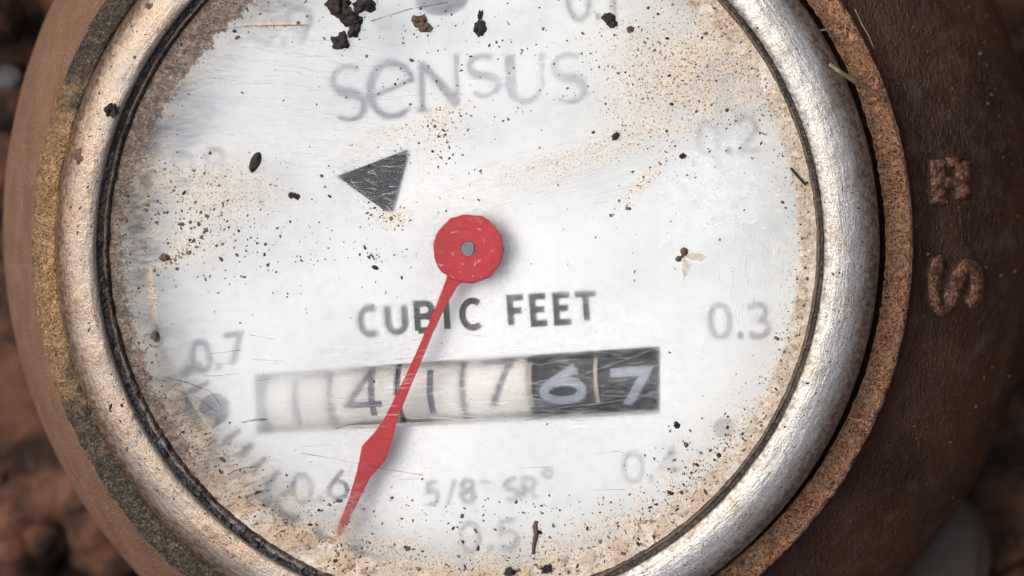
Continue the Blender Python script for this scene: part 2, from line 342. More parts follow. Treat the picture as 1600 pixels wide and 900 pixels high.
# ------------------------------------------------------------------ the water meter
meter = bpy.data.objects.new('water_meter', None); COL.objects.link(meter)
tag(meter, 'round water meter with brown body, silver bezel and dirty white dial', 'water meter')
PROF = [(640, -135), (656, -125), (659, -70), (690, -68), (697, -72), (699, -84), (704, -100), (722, -122), (765, -165), (815, -222), (855, -280), (880, -325), (892, -365), (893, -400),
        (884, -450), (868, -560), (862, -700), (870, -800), (880, -900)]
def smooth_prof(p, k=5):
    o = []
    for i in range(len(p)-1):
        a, b, c, e = (Vector(p[max(0, min(len(p)-1, j))]) for j in (i-1, i, i+1, i+2))
        for s in range(k):
            u = s/k; o.append(tuple(.5*((2*b)+(c-a)*u+(2*a-5*b+4*c-e)*u*u+(3*b-a-3*c+e)*u**3)))
    o.append(tuple(p[-1])); return o
BP = PROF[:6]+smooth_prof(PROF[6:], 4)
V, F = lathe(BP, 256, lambda a, i: (2.2*cn(a, i*.3, 5)+.8*cn(a, i*.9, 30, 2), 1.2*cn(a, i*.5, 14, 3)) if i > 6 else (0, 0))
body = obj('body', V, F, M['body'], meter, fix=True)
# worn metal rim on the body's top edge
RP = [(657, -110), (658, -62), (660, -56)]+[(660+2.75*i, -52.5-.085*(i-7)**2) for i in range(1, 14)]+[(698, -60), (700, -66), (700.5, -72), (700, -80)]
def rd(a, i):
    if i in (0, len(RP)-1): return 0, 0
    r = RP[i][0]; q = Vector((math.cos(a)*r, math.sin(a)*r, i*1.5))
    z = 1.7*noise.noise(q*.035)+1.7*noise.noise(q*.10+Vector((9, 0, 0)))+1.5*noise.noise(q*.22)
    return (2.0*cn(a, 1, 9)+1.7*cn(a, 2, 48)+1.0*noise.noise(q*.2+Vector((0, 5, 0))), z)
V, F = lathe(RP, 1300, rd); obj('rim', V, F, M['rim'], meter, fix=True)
# silver bezel
ZP = [(566, -24), (568.5, -6), (570, -1), (573, 1.5), (580, 3.5), (592, 4), (606, 2), (620, -3), (632, -11), (641, -21), (647, -33), (650, -46), (648, -70), (640, -130)]
ZP = smooth_prof(ZP, 3)
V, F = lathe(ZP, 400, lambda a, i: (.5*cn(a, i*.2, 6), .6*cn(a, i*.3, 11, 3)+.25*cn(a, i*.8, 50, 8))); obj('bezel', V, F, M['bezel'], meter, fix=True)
# black seal between bezel and lens
GP = [(568, -3), (566, -7.5), (563.5, -8), (562.5, -13), (561, -10.5), (559, -9.5), (557, -13), (555.5, -17), (554, -20), (553, -26)]
def gd(a, i):
    wv = .9+1.0*max(0, math.cos(a-math.radians(235)))
    return (wv*(1.1*cn(a, i*.5, 22)+.7*cn(a, i*1.1, 70, 4)), wv*(1.4*cn(a, i*.6, 30, 6)+.8*cn(a, i, 90, 9))) if i else (0, 0)
V, F = lathe(GP, 900, gd); obj('gasket', V, F, M['gasket'], meter, fix=True)
# lens: a thin glass disc
HL = 18
V = [(0, 0, -HL*P)]; F = []; mi = []
RL = [60, 140, 220, 300, 380, 440, 480, 510, 530, 545, 557]
for r in RL:
    for j in range(128): a = 2*math.pi*j/128; V.append((r*P*math.cos(a), r*P*math.sin(a), -HL*P))
for j in range(128): F.append((0, 1+j, 1+(j+1) % 128)); mi.append(0)
for i in range(len(RL)-1):
    for j in range(128): k = (j+1) % 128; b = 1+i*128; F.append((b+j, b+128+j, b+128+k, b+k)); mi.append(0)
top = 1+(len(RL)-1)*128; nb = len(V)
for j in range(128): x, y, z = V[top+j]; V.append((x, y, -(HL+9)*P))
for j in range(128): k = (j+1) % 128; F.append((top+j, nb+j, nb+k, top+k)); mi.append(1)
F.append(tuple(nb+j for j in range(127, -1, -1))); mi.append(1)
lens = obj('lens', V, F, [M['lens'], M['clear']], meter, False, mi)
# register wall and dial plate with the counter window cut in it
HD = 100
V, F = lathe([(560, -HL-8), (556, -HL-14), (548, -40), (536, -85), (530, -HD-.5), (530, -HD-60)], 160); obj('register_wall', V, F, M['well'], meter)
WIN = [W(*q, HD) for q in ((400, 584), (1031, 541), (1031, 646), (403, 678))]         # TL TR BR BL
wc = sum(WIN, Vector())/4
def dial_mesh():
    ang = []
    for q in WIN: ang.append(math.atan2(q.y-wc.y, q.x-wc.x))
    A = sorted(ang+[2*math.pi*i/180-math.pi for i in range(180)])
    R = 531*P; V, F = [], []
    for a in A:
        dv = Vector((math.cos(a), math.sin(a)))
        best = 1e9
        for i in range(4):
            p, q = WIN[i].xy, WIN[(i+1) % 4].xy; e = q-p
            den = dv.x*e.y-dv.y*e.x
            if abs(den) < 1e-12: continue
            w_ = p-wc.xy; t = (w_.x*e.y-w_.y*e.x)/den; s = (w_.x*dv.y-w_.y*dv.x)/den
            if t > 0 and -1e-6 <= s <= 1+1e-6: best = min(best, t)
        i = wc.xy+dv*best
        b = wc.xy.dot(dv); cc = wc.xy.length_squared-R*R; t = -b+math.sqrt(b*b-cc); o = wc.xy+dv*t
        V += [(i.x, i.y, -(HD+34)*P), (i.x, i.y, -(HD+1.2)*P), (i.x+dv.x*.8*P, i.y+dv.y*.8*P, -HD*P), (o.x, o.y, -HD*P)]
    m = len(A)
    for j in range(m):
        k = (j+1) % m
        for q in range(3): F.append((j*4+q, j*4+q+1, k*4+q+1, k*4+q))
    return V, F
V, F = dial_mesh(); dial = obj('dial_plate', V, F, M['dial'], meter, False, fix=False)

# ------------------------------------------------------------------ lettering by strokes
def arc(cx, cy, rx, ry, a0, a1, n=14):
    return [(cx+rx*math.cos(math.radians(a0+(a1-a0)*i/n)), cy+ry*math.sin(math.radians(a0+(a1-a0)*i/n))) for i in range(n+1)]
SS = arc(.5, .75, .42, .25, 40, 270, 12)[:-1]+arc(.5, .25, .44, .25, 90, -140, 12)
G = {'0': [arc(.5, .5, .45, .5, 90, 450, 24)], '1': [[(.5, 1), (.5, 0)]], '2': [arc(.5, .7, .42, .3, 160, -30, 10)+[(.05, 0), (.95, 0)]],
     '3': [arc(.45, .75, .4, .25, 150, -90, 12), arc(.45, .26, .46, .26, 90, -150, 12)], '4': [[(.72, 0), (.72, 1), (.02, .28), (1., .28)]],
     '5': [[(.9, 1), (.2, 1), (.12, .55)]+arc(.47, .32, .45, .32, 115, -140, 12)], '6': [[(.8, 1), (.35, .66)]+arc(.5, .31, .44, .31, 150, 510, 20)],
     '7': [[(.05, 1), (.95, 1), (.35, 0)]], '8': [arc(.5, .74, .38, .26, 90, 450, 18), arc(.5, .25, .45, .25, 90, 450, 18)], '9': [arc(.5, .68, .44, .32, 0, 360, 20)+[(.5, 0)]],
     '.': [arc(.5, .05, .05, .05, 0, 360, 8)], 'C': [arc(.55, .5, .48, .5, 50, 310, 18)], 'U': [[(.1, 1), (.1, .35)]+arc(.5, .35, .4, .35, 180, 360, 10)+[(.9, 1)]],
     'B': [[(.1, 0), (.1, 1), (.5, 1)]+arc(.55, .76, .32, .24, 90, -90, 8)+[(.1, .52)], [(.1, .52), (.5, .52)]+arc(.55, .26, .38, .26, 90, -90, 8)+[(.1, 0)]],
     'I': [[(.5, 0), (.5, 1)]], 'F': [[(.12, 0), (.12, 1), (.9, 1)], [(.12, .52), (.75, .52)]], 'E': [[(.9, 0), (.12, 0), (.12, 1), (.9, 1)], [(.12, .52), (.78, .52)]],
     'T': [[(.5, 0), (.5, 1)], [(0, 1), (1, 1)]], '/': [[(.1, -.05), (.9, 1.05)]], '"': [[(.25, .75), (.25, 1)], [(.75, .75), (.75, 1)]], 'S': [SS],
     'R': [[(.1, 0), (.1, 1), (.5, 1)]+arc(.55, .75, .35, .25, 90, -90, 8)+[(.1, .5)], [(.5, .5), (.95, 0)]],
     'o': [arc(.5, .5, .5, .5, 0, 360, 16)], 'N': [[(.1, 0), (.1, 1), (.9, 0), (.9, 1)]]}
def ribbon(V, F, pts, wd, put, lift=0., step=6.):
    """flat stroke of width wd (a number or one per point) along pts; put(x, y, lift) -> 3D point"""
    q, ww = [], []
    for i in range(len(pts)-1):
        a, b = Vector(pts[i]), Vector(pts[i+1]); L = (b-a).length; k = max(1, int(L/step))
        w0 = wd[i] if isinstance(wd, list) else wd; w1 = wd[i+1] if isinstance(wd, list) else wd
        for s in range(k): q.append(a.lerp(b, s/k)); ww.append(w0+(w1-w0)*s/k)
    q.append(Vector(pts[-1])); ww.append(wd[-1] if isinstance(wd, list) else wd)
    base = len(V)
    for i, p in enumerate(q):
        d0 = (q[i]-q[i-1]) if i else (q[1]-q[0]); d1 = (q[i+1]-q[i]) if i < len(q)-1 else d0
        if d0.length < 1e-6: d0 = d1
        if d1.length < 1e-6: d1 = d0
        d0 = d0.normalized(); d1 = d1.normalized(); t = (d0+d1)
        t = t.normalized() if t.length > .2 else d0
        nn = Vector((-t.y, t.x)); m = min(1.6, 1/max(.3, abs(t.dot(d0))))
        V.append(put(*(p+nn*ww[i]*.5*m), lift)); V.append(put(*(p-nn*ww[i]*.5*m), lift))
    for i in range(len(q)-1): b = base+2*i; F.append((b, b+1, b+3, b+2))
def flat(h):
    return lambda x, y, l: W(x, y, h-l)
def glyph(V, F, ch, u, v, gw, gh, wd, rot, put):
    """glyph ch in a box gw x gh centred on pixel (u, v), turned by rot degrees (clockwise positive in the picture)"""
    c, s = math.cos(math.radians(rot)), math.sin(math.radians(rot))
    for k, st in enumerate(G[ch]):
        pts = []
        for x, y in st:
            dx, dy = (x-.5)*gw, (.5-y)*gh
            pts.append((u+dx*c-dy*s, v+dx*s+dy*c))
        ribbon(V, F, pts, wd, put, .4+.15*k)
def text(name, items, mat, parent, h=HD, label=None):
    V, F = [], []; put = flat(h)
    for it in items: glyph(V, F, *it, put)
    o = obj(name, V, F, mat, parent, False)
    if label: o['label'] = label
    return o
# logo: light flared letters, drawn one by one as they stand
V, F = [], []; put = flat(HD)
def S_(cx, cy, wx, hy, rot, thin, thick):
    pts = SS; c, s = math.cos(math.radians(rot)), math.sin(math.radians(rot)); o = []
    for x, y in pts: dx, dy = (x-.5)*wx, (.5-y)*hy; o.append((cx+dx*c-dy*s, cy+dx*s+dy*c))
    n_ = len(o); return o, [thin+(thick-thin)*math.exp(-((i/(n_-1)-.5)/.22)**2) for i in range(n_)]
p, wd = S_(546, 145, 54, 84, -4, 7, 15); ribbon(V, F, p, wd, put, .4)
p = [(584, 151), (645, 124)]+arc(614, 140, 34, 42, -22, -318, 26); ribbon(V, F, p, [6, 6]+[7+6*math.sin(i/26*math.pi) for i in range(27)], put, .4)
ribbon(V, F, [(662, 172), (660, 100)], 9, put, .4); ribbon(V, F, [(655, 98), (668, 106), (716, 162)], [8, 12, 16], put, .55); ribbon(V, F, [(716, 166), (714, 84)], 7, put, .7)
ribbon(V, F, [(652, 173), (674, 172)], 5, put, .85)
p, wd = S_(757, 118, 50, 62, -4, 7, 14); ribbon(V, F, p, wd, put, .4)
p = [(798, 86), (799, 136)]+arc(823, 138, 24, 20, 180, 0, 10)[::1]
p = [(798, 86), (799, 136), (804, 150), (816, 158), (830, 157), (842, 148), (848, 134), (848, 82)]
ribbon(V, F, p, [16, 16, 14, 10, 9, 8, 7, 7], put, .4)
p, wd = S_(890, 122, 54, 74, -3, 7, 16); ribbon(V, F, p, wd, put, .4)
o = obj('logo_lettering', V, F, M['ink'], dial, False); o['label'] = 'large flared grey lettering SENSUS'
xs = 'CUBIC FEET'
pos = [(578, 501), (620, 498), (664, 495), (698, 493), (737, 491), None, (808, 486), (843, 484), (880, 482), (916, 480)]
wid = [30, 32, 30, 30, 34, 0, 27, 27, 28, 32]
text('unit_lettering', [(c, *q, w_, 42, 10, -4) for c, q, w_ in zip(xs, pos, wid) if q], M['ink2'], dial, label='bold black lettering CUBIC FEET')
text('size_lettering', [('5', 677, 770, 20, 34, 7, -3), ('/', 706, 768, 16, 36, 6, -3), ('8', 732, 766, 22, 34, 8, -3), ('"', 759, 763, 16, 30, 5, -3), ('S', 801, 764, 22, 32, 8, -3), ('R', 828, 762, 22, 32, 8, -3),
                        ('o', 856, 738, 14, 14, 5, 0)], M['pale_ink'], dial, label='small grey lettering 5/8" SR')
for a, b, (u, v), (u2, v2), gw, gh, wd, ro in (('0', '9', (412, 42), (470, 40), 42, 54, 10, -6), ('0', '8', (290, 262), (338, 256), 34, 46, 9, -6), ('0', '7', (316, 556), (367, 545), 30, 46, 9, -6), ('0', '6', (474, 762), (528, 757), 31, 44, 7, -4),
    ('0', '5', (736, 838), (796, 834), 32, 44, 7, -4), ('0', '4', (990, 729), (1046, 722), 32, 46, 7, -3), ('0', '3', (1126, 501), (1186, 500), 34, 52, 9, -4), ('0', '2', (1107, 216), (1168, 210), 36, 52, 9, -6),
    ('0', '1', (905, 4), (960, 0), 36, 52, 9, -6)):
    text('numeral', [(a, u, v, gw, gh, wd, ro), ('.', (u+u2)/2, (v+v2)/2, 20, gh, 7, ro), (b, u2, v2, gw, gh, wd, ro)], M['ink'] if b in '76' else M['pale_ink'], dial, label='grey dial number 0.'+b)
# zero mark at the top, printed dots, scale ticks at the left
def disc(name, u, v, rx, ry, rot, h, th, mat, parent, n=24, hole=0, rag=0.):
    V, F = [], []; c, s = math.cos(math.radians(rot)), math.sin(math.radians(rot))
    rings = [(1, h), (.96, h-th*.8), (.90, h-th)] if not hole else [(hole, h), (hole, h-th*.8), (hole+.03, h-th), (.94, h-th), (1, h-th*.7), (1, h)]
    for q, hh in rings:
        for j in range(n):
            a = 2*math.pi*j/n; cv = lambda f: noise.noise(Vector((math.cos(a)*f, math.sin(a)*f, u))); k = q*(1+rag*(cv(4)+.6*cv(11))*(q > .5))
            x, y = rx*k*math.cos(a), ry*k*math.sin(a); V.append(W(u+x*c-y*s, v+x*s+y*c, hh))
    for i in range(len(rings)-1):
        for j in range(n): k = (j+1) % n; F.append((i*n+j, i*n+k, (i+1)*n+k, (i+1)*n+j))
    if not hole: F.append(tuple((len(rings)-1)*n+j for j in range(n)))
    return obj(name, V, F, mat, parent, False, fix=True)
disc('zero_mark', 692, -2, 42, 26, -5, HD, .5, M['ink'], dial)['label'] = 'grey oval mark at the top of the dial'
disc('rivet', 336, 635, 23, 21, 0, HD, 5, M['ink'], dial); disc('rivet', 1131, 667, 16, 16, 0, HD, 5, M['pale_ink'], dial)
tick0 = None
for i in range(9):
    a = math.radians(204+3.6*i); long_ = i % 5 == 0
    c0 = W(718+31, 387-11, HD).xy/P
    if tick0 is None:
        V = [Vector((x*P, y*P, .6*P)) for x, y in ((486, -4), (524, -7), (524, 7), (486, 4))]
        tick0 = obj('tick_mark', V, [(0, 1, 2, 3)], M['digit'], dial, False); t_ = tick0
    else:
        t_ = tick0.copy(); COL.objects.link(t_)
    t_.location = (0, 0, -HD*P); t_.rotation_euler = (0, 0, a)
    t_.scale = (1, 1.35 if long_ else .8, 1)
# dark indicator triangle
tri = [(527, 275), (636, 234), (634, 250), (612, 330), (602, 330), (560, 300)]
V = [W(*q, HD) for q in tri]+[W(*q, HD-5) for q in tri]; k = len(tri)
F = [tuple(range(2*k-1, k-1, -1))]+[(i, (i+1) % k, k+(i+1) % k, k+i) for i in range(k)]
obj('leak_indicator', V, F, plain('slate_triangle_paint', (.022, .025, .033), .55, 0, .3, 12, .4, .2), meter, False, fix=True)['label'] = 'dark slate triangle'
# ------------------------------------------------------------------ counter: six number wheels on one axle
ax0, ax1 = W(400, 631, HD), W(1031, 594, HD)
axd = (ax1-ax0).normalized(); ayd = Vector((-axd.y, axd.x, 0)); RW = 63*P; ZC = -(HD+21)*P-RW
def cyl(s, y, lift=0.):                     # s along the axle (metres from ax0), y round the wheel
    a = y/RW; r = RW+lift
    p = ax0+axd*s; return Vector((p.x, p.y, 0))+ayd*(r*math.sin(a))+Vector((0, 0, ZC+r*math.cos(a)))
counter = bpy.data.objects.new('counter', None); COL.objects.link(counter); counter.parent = meter
LW = (ax1-ax0).length; bounds = [0.002, .172, .338, .502, .668, .832, 1.0]
digs = ['1', '4', '1', '7', '6', '7']
for i in range(6):
    s0, s1 = bounds[i]*LW+4.5*P, bounds[i+1]*LW-4*P
    V, F, mi = [], [], []
    N = 40; e = 2.5*P
    ringp = [(s0, -4*P), (s0, -e), (s0+e, 0), (s1-e, 0), (s1, -e), (s1, -4*P)]
    for j in range(N):
        y = 2*math.pi*RW*j/N
        for s, l in ringp: V.append(cyl(s, y, l))
    for j in range(N):
        k = (j+1) % N
        for q in range(5): F.append((j*6+q, k*6+q, k*6+q+1, j*6+q+1)); mi.append(2 if q in (0, 4) else 0)
    sc, wd = (s0+s1)/2/P, 10 if i < 4 else 15
    offy = (-6, 2, -2, 6, -2, -17)[i]; gw, gh = ((50, 76), (56, 78), (40, 74), (52, 74), (70, 54), (66, 60))[i]
    nf = len(F)
    for k_, st in enumerate(G[digs[i]]):
        pts = [(sc+(x-.5)*gw, offy+(y-.5)*gh) for x, y in st]
        ribbon(V, F, pts, wd, lambda x, y, l: cyl(x*P, y*P, (.5+.2*k_)*P), 0, 5)
    mi += [1]*(len(F)-nf)
    mats = [M['cream'], M['digit'], M['flange']] if i < 4 else [M['black'], M['white'], M['flange']]
    o = obj('number_wheel', V, F, mats, counter, False, mi)
    o['label'] = ('cream' if i < 4 else 'black')+' number wheel showing '+digs[i]
V, F = [], []
for j in range(24):
    for s in (0, LW): V.append(cyl(s, 2*math.pi*RW*j/24, -10*P))
for j in range(24): k = (j+1) % 24; F.append((2*j, 2*k, 2*k+1, 2*j+1))
obj('axle', V, F, M['shaft'], counter)
for s in (.668, .832):                     # pale pawls standing in the gaps beside the black wheels
    V, F = [], []
    for y in [(-38+4*q)*P for q in range(20)]:
        for ds, l in ((-3.4, -4), (-3, 1), (3, 1), (3.4, -4)): V.append(cyl(s*LW+(ds+.5)*P, y, l*P))
    for q in range(19):
        for b in range(3): F.append((q*4+b, q*4+b+1, q*4+b+5, q*4+b+4))
    obj('wheel_divider', V, F, M['flange'], counter, False, fix=True)
# ------------------------------------------------------------------ red pointer under the lens
HP = 66
pointer = bpy.data.objects.new('pointer', None); COL.objects.link(pointer); pointer.parent = meter
pointer['label'] = 'red pointer aimed at the lower left'
disc('pointer_hub', 732, 389, 55, 54, 0, HP+6, 8, M['red'], pointer, 120, .21, .035)
disc('spindle', 726, 388, 16, 17, 0, HD-2, HD-HP-2, M['spindle'], pointer, 24)
nd = [((716, 425), 32), ((705, 444), 20), ((688, 480), 14), ((670, 520), 12), ((660, 545), 13), ((640, 590), 14), ((622, 630), 17), ((609, 660), 21), ((599, 682), 30), ((585, 706), 43), ((578, 722), 35), ((568, 742), 23), ((551, 785), 15), ((537, 815), 12), ((523, 852), 7)]
V, F = [], []
for i, ((u, v), wd) in enumerate(nd):
    a = Vector(nd[max(0, i-1)][0]); b = Vector(nd[min(len(nd)-1, i+1)][0]); t_ = (b-a).normalized(); nn = Vector((-t_.y, t_.x))
    for k_, hh in ((.5, HP+5), (.5, HP+1), (.42, HP), (-.42, HP), (-.5, HP+1), (-.5, HP+5)): V.append(W(u+nn.x*wd*k_, v+nn.y*wd*k_, hh))
for i in range(len(nd)-1):
    for q in range(6): r_ = (q+1) % 6; F.append((i*6+q, i*6+r_, i*6+6+r_, i*6+6+q))
F += [tuple(range(6)), tuple(range(len(V)-6, len(V)))]
obj('pointer_needle', V, F, M['red'], pointer, False, fix=True)

# ------------------------------------------------------------------ raised letters cast on the flank
def flank(u, v):
    """where the camera ray through pixel (u, v) meets the body"""
    prev = None
    for k in range(60, 420):
        p = W(u, v, k)/P; r = math.hypot(p.x, p.y); z = p.z
        for i in range(len(BP)-1):
            (r0, z0), (r1, z1) = BP[i], BP[i+1]
            if z1 <= z <= z0 and z0 > z1:
                if r <= r0+(r1-r0)*(z-z0)/(z1-z0):
                    n_ = Vector((p.x/r*(z0-z1), p.y/r*(z0-z1), (r1-r0))).normalized(); return p*P, n_
    return W(u, v, 380), Vector((1, 0, 0))
def cast(strokes, label):
    V, F, mi = [], [], []
    for pts, wd in strokes:
        q = []
        for i in range(len(pts)-1):
            a, b = Vector(pts[i]), Vector(pts[i+1]); k = max(1, int((b-a).length/7))
            q += [a.lerp(b, s/k) for s in range(k)]
        q.append(Vector(pts[-1])); b0 = len(V)
        for i, p in enumerate(q):
            t_ = (q[min(i+1, len(q)-1)]-q[max(0, i-1)]).normalized(); nn = Vector((-t_.y, t_.x))
            en = .45 if i in (0, len(q)-1) else .85 if i in (1, len(q)-2) else 1
            for k_, l in ((-.85, -3), (-.6, 3*en), (-.32, 8*en), (.3, 9*en), (.58, 4*en), (.85, -3)):
                P0, N0 = flank(*(p+nn*wd*k_)); V.append(P0+N0*(l*(1+.22*noise.noise(Vector((p.x*.07, p.y*.07, k_*.6)))))*P)
        for i in range(len(q)-1):
            for c_ in range(5): b = b0+6*i+c_; F.append((b, b+1, b+7, b+6)); mi.append(int(c_ in (1, 2, 3)))
        for e_ in (b0, len(V)-6): F.append(tuple(e_+c_ for c_ in range(6))); mi.append(0)
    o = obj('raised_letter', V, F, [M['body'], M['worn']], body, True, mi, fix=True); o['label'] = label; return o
cast([([(1464, 250), (1465, 320)], 21), ([(1466, 286), (1503, 284)], 15), ([(1503, 252), (1503, 312)], 20), ([(1478, 254), (1500, 252)], 12)], 'upper raised cast letter on the flank')
cast([([(1474, 406), (1463, 412), (1459, 432), (1460, 468), (1467, 484), (1477, 480), (1488, 456), (1499, 426), (1510, 414), (1522, 422), (1526, 446), (1522, 466), (1510, 476)], 19)], 'lower raised cast letter on the flank')

# ------------------------------------------------------------------ dirt and bits lying on the meter
def bits(name, parts, mat, label, cat, h=HL, group=None, flatness=.55, amp=.55):
    c = sum((W(u, v, h) for u, v, *_ in parts), Vector())/len(parts)
    V, F = [], []
    for u, v, rx, ry, ro in parts:
        q = W(u, v, h)-c; lump(V, F, (q.x, q.y, min(rx, ry)*flatness*.55*P), rx*P, ry*P, min(rx, ry)*flatness*P, -math.radians(ro), ICO3, amp, 1.5)
    o = obj(name, V, F, mat, None, False); o.location = c
    return tag(o, label, cat, group)
G1 = 'soil crumbs stuck on the lens'
bits('soil_crumb', [(529, 8, 17, 17, 0), (543, 24, 18, 13, 30), (571, 8, 15, 12, 0), (554, 46, 9, 13, 10), (556, 30, 10, 10, 0)], M['crumb'], 'largest ragged black soil clump at the top edge of the lens', 'dirt', group=G1)
bits('soil_crumb', [(533, 66, 13, 12, 0), (536, 56, 6, 6, 0)], M['crumb'], 'black soil crumb just below the largest clump', 'dirt', group=G1)
bits('soil_crumb', [(656, 32, 12, 10, 40), (664, 42, 11, 9, 30)], M['rust'], 'oval brown soil crumb above the logo', 'dirt', group=G1)
bits('soil_crumb', [(751, 44, 10, 12, 0), (751, 24, 4, 8, 10)], M['crumb'], 'dark crumb with a short tail above the logo', 'dirt', group=G1)
bits('soil_crumb', [(952, 28, 10, 8, 0), (957, 37, 8, 7, 0)], M['crumb'], 'angular black crumb above the end of the logo', 'dirt', group=G1)
bits('soil_crumb', [(985, 46, 6, 5, -30)], M['rust'], 'small brown crumb right of the angular black crumb', 'dirt', group=G1)
bits('seed', [(400, 253, 17, 8, -68)], M['crumb'], 'elongated black seed lying left of the dark triangle', 'seed', amp=.12)
bits('soil_crumb', [(457, 305, 6, 5, 0), (464, 307, 5, 4, 0)], M['crumb'], 'small dark crumb lying below the black seed', 'dirt', group=G1)
bits('soil_crumb', [(963, 212, 7, 5, -50)], M['crumb'], 'teardrop black crumb right of the dark triangle under the logo', 'dirt', group=G1)
bits('soil_crumb', [(258, 402, 7, 6, 0)], M['rust'], 'round brown crumb at the end of the curved stain', 'dirt', group=G1)
bits('soil_crumb', [(854, 889, 9, 6, -30)], M['crumb'], 'black crumb under the twig by the lower rim', 'dirt', group=G1)
bits('soil_crumb', [(797, 893, 9, 6, 0)], M['crumb'], 'black crumb half way between twig and pointer at the lower rim', 'dirt', group=G1)
bits('soil_crumb', [(1058, 664, 5, 5, 0)], M['crumb'], 'tiny black crumb right of the counter window', 'dirt', group=G1)
bits('soil_crumb', [(1111, 209, 5, 4, 0), (1067, 244, 5, 4, 0)][1:], M['crumb'], 'tiny black crumb left of the 0.2', 'dirt', group=G1)
bits('soil_crumb', [(491, 524, 6, 9, 10), (243, 525, 6, 8, 0)][1:], M['rust'], 'brown crumb at the left rim above the 0.7', 'dirt', group=G1)
G2 = 'crumbs stuck on the bezel'
bits('soil_crumb', [(175, 172, 11, 11, 0), (181, 168, 7, 8, 0)], M['crumb'], 'black lump on the upper left of the silver bezel', 'dirt', 1, G2)
bits('soil_crumb', [(131, 246, 14, 15, 0), (124, 244, 8, 8, 0)], M['rust'], 'flat brown crust on the left of the silver bezel', 'dirt', 2, G2, .2)
bits('soil_crumb', [(1271, 176, 9, 5, -10), (1284, 173, 5, 4, 0)], M['rust'], 'small brown crust on the upper right of the silver bezel', 'dirt', 2, G2, .2)
bits('soil_crumb', [(237, 11, 8, 6, 0)], M['rust'], 'brown crust at the top left of the silver bezel', 'dirt', 2, G2, .3)
bits('soil_crumb', [(317, 815, 8, 5, -40), (311, 823, 5, 4, 0)], M['crumb'], 'dark speck on the lower left of the silver bezel', 'dirt', 2, G2, .3)
# insect with tan wings
c = W(1066, 398, HL)
V, F = [], []
for u, v, rx, ry in ((1070, 393, 6, 7), (1061, 404, 5, 5), (1067, 400, 3, 3)):
    q = W(u, v, HL)-c; lump(V, F, (q.x, q.y, 3*P), rx*P, ry*P, 3*P, 0, ICO2, .25)
fly = bpy.data.objects.new('insect', None); COL.objects.link(fly); fly.location = c
tag(fly, 'tiny dead insect with two tan wings left of the 0.3', 'insect')
obj('insect_body', V, F, M['rust'], fly)
for pts in ([(1070, 400), (1082, 395), (1100, 397), (1104, 402), (1096, 408), (1080, 406)], [(1068, 404), (1080, 412), (1078, 424), (1071, 432), (1068, 440), (1066, 420)]):
    V = [W(u, v, HL-1.2)-c for u, v in pts]+[W(u, v, HL-2)-c for u, v in pts]; k = len(pts)
    obj('wing', V, [tuple(range(k)), tuple(range(2*k-1, k-1, -1))]+[(i, (i+1) % k, k+(i+1) % k, k+i) for i in range(k)], M['wing'], fly, False, fix=True)
def stick(name, pts, wd, mat, label, cat, group=None):
    """thin tapered tube through (u, v, depth) points"""
    q = [W(*p) for p in pts]; c = q[0].copy(); V, F = [], []
    fine = []
    for i in range(len(q)-1):
        for s in range(5): fine.append(q[i].lerp(q[i+1], s/5))
    fine.append(q[-1]); L = len(fine)
    for i, p in enumerate(fine):
        t_ = (fine[min(i+1, L-1)]-fine[max(i-1, 0)]).normalized(); a = t_.cross(Vector((0, 0, 1))).normalized(); b = a.cross(t_)
        w_ = wd*P*.5*(.55+.45*math.sin(math.pi*min(1, .15+.85*i/L)))*(1+.3*noise.noise(p*9000))
        for j in range(6): an = j*math.pi/3; V.append(p-c+(a*math.cos(an)+b*math.sin(an)*.7)*w_)
    for i in range(L-1):
        for j in range(6): k = (j+1) % 6; F.append((i*6+j, i*6+k, i*6+6+k, i*6+6+j))
    F += [tuple(range(6)), tuple(range(len(V)-6, len(V)))]
    o = obj(name, V, F, mat, None, True, fix=True); o.location = c; return tag(o, label, cat, group)
stick('twig', [(838, 814, 15), (836, 822, 14), (838, 834, 14), (835, 848, 14), (833, 866, 15)], 8, M['rust'], 'short dark twig standing upright at the bottom of the lens', 'twig')
stick('grass_blade', [(1296, 100, -3), (1312, 112, -4), (1335, 126, 10), (1356, 138, 30), (1377, 153, 42)], 8, M['straw'], 'dry olive grass blade lying across bezel and copper rim', 'grass blade')
stick('plant_fibre', [(1336, 14, 44), (1347, 38, 45), (1357, 55, 47), (1366, 76, 52)], 2.6, M['straw'], 'thin dark fibre on the outer edge of the copper rim', 'fibre')
stick('plant_fibre', [(1235, 262, 15), (1247, 276, 14), (1258, 288, 14), (1262, 284, 13)], 4, M['crumb'], 'thin dark fibre on the right of the lens edge', 'fibre')
stick('plant_fibre', [(1186, 728, 2), (1197, 727, 1), (1206, 732, 2), (1218, 733, 5)], 3.5, M['crumb'], 'short dark crooked fibre on the lower right of the bezel', 'fibre')
stick('plant_fibre', [(1280, 48, 42), (1292, 46, 40), (1305, 62, 44)], 4, M['grey'], 'pale curled fibre in the gap at the upper right', 'fibre')

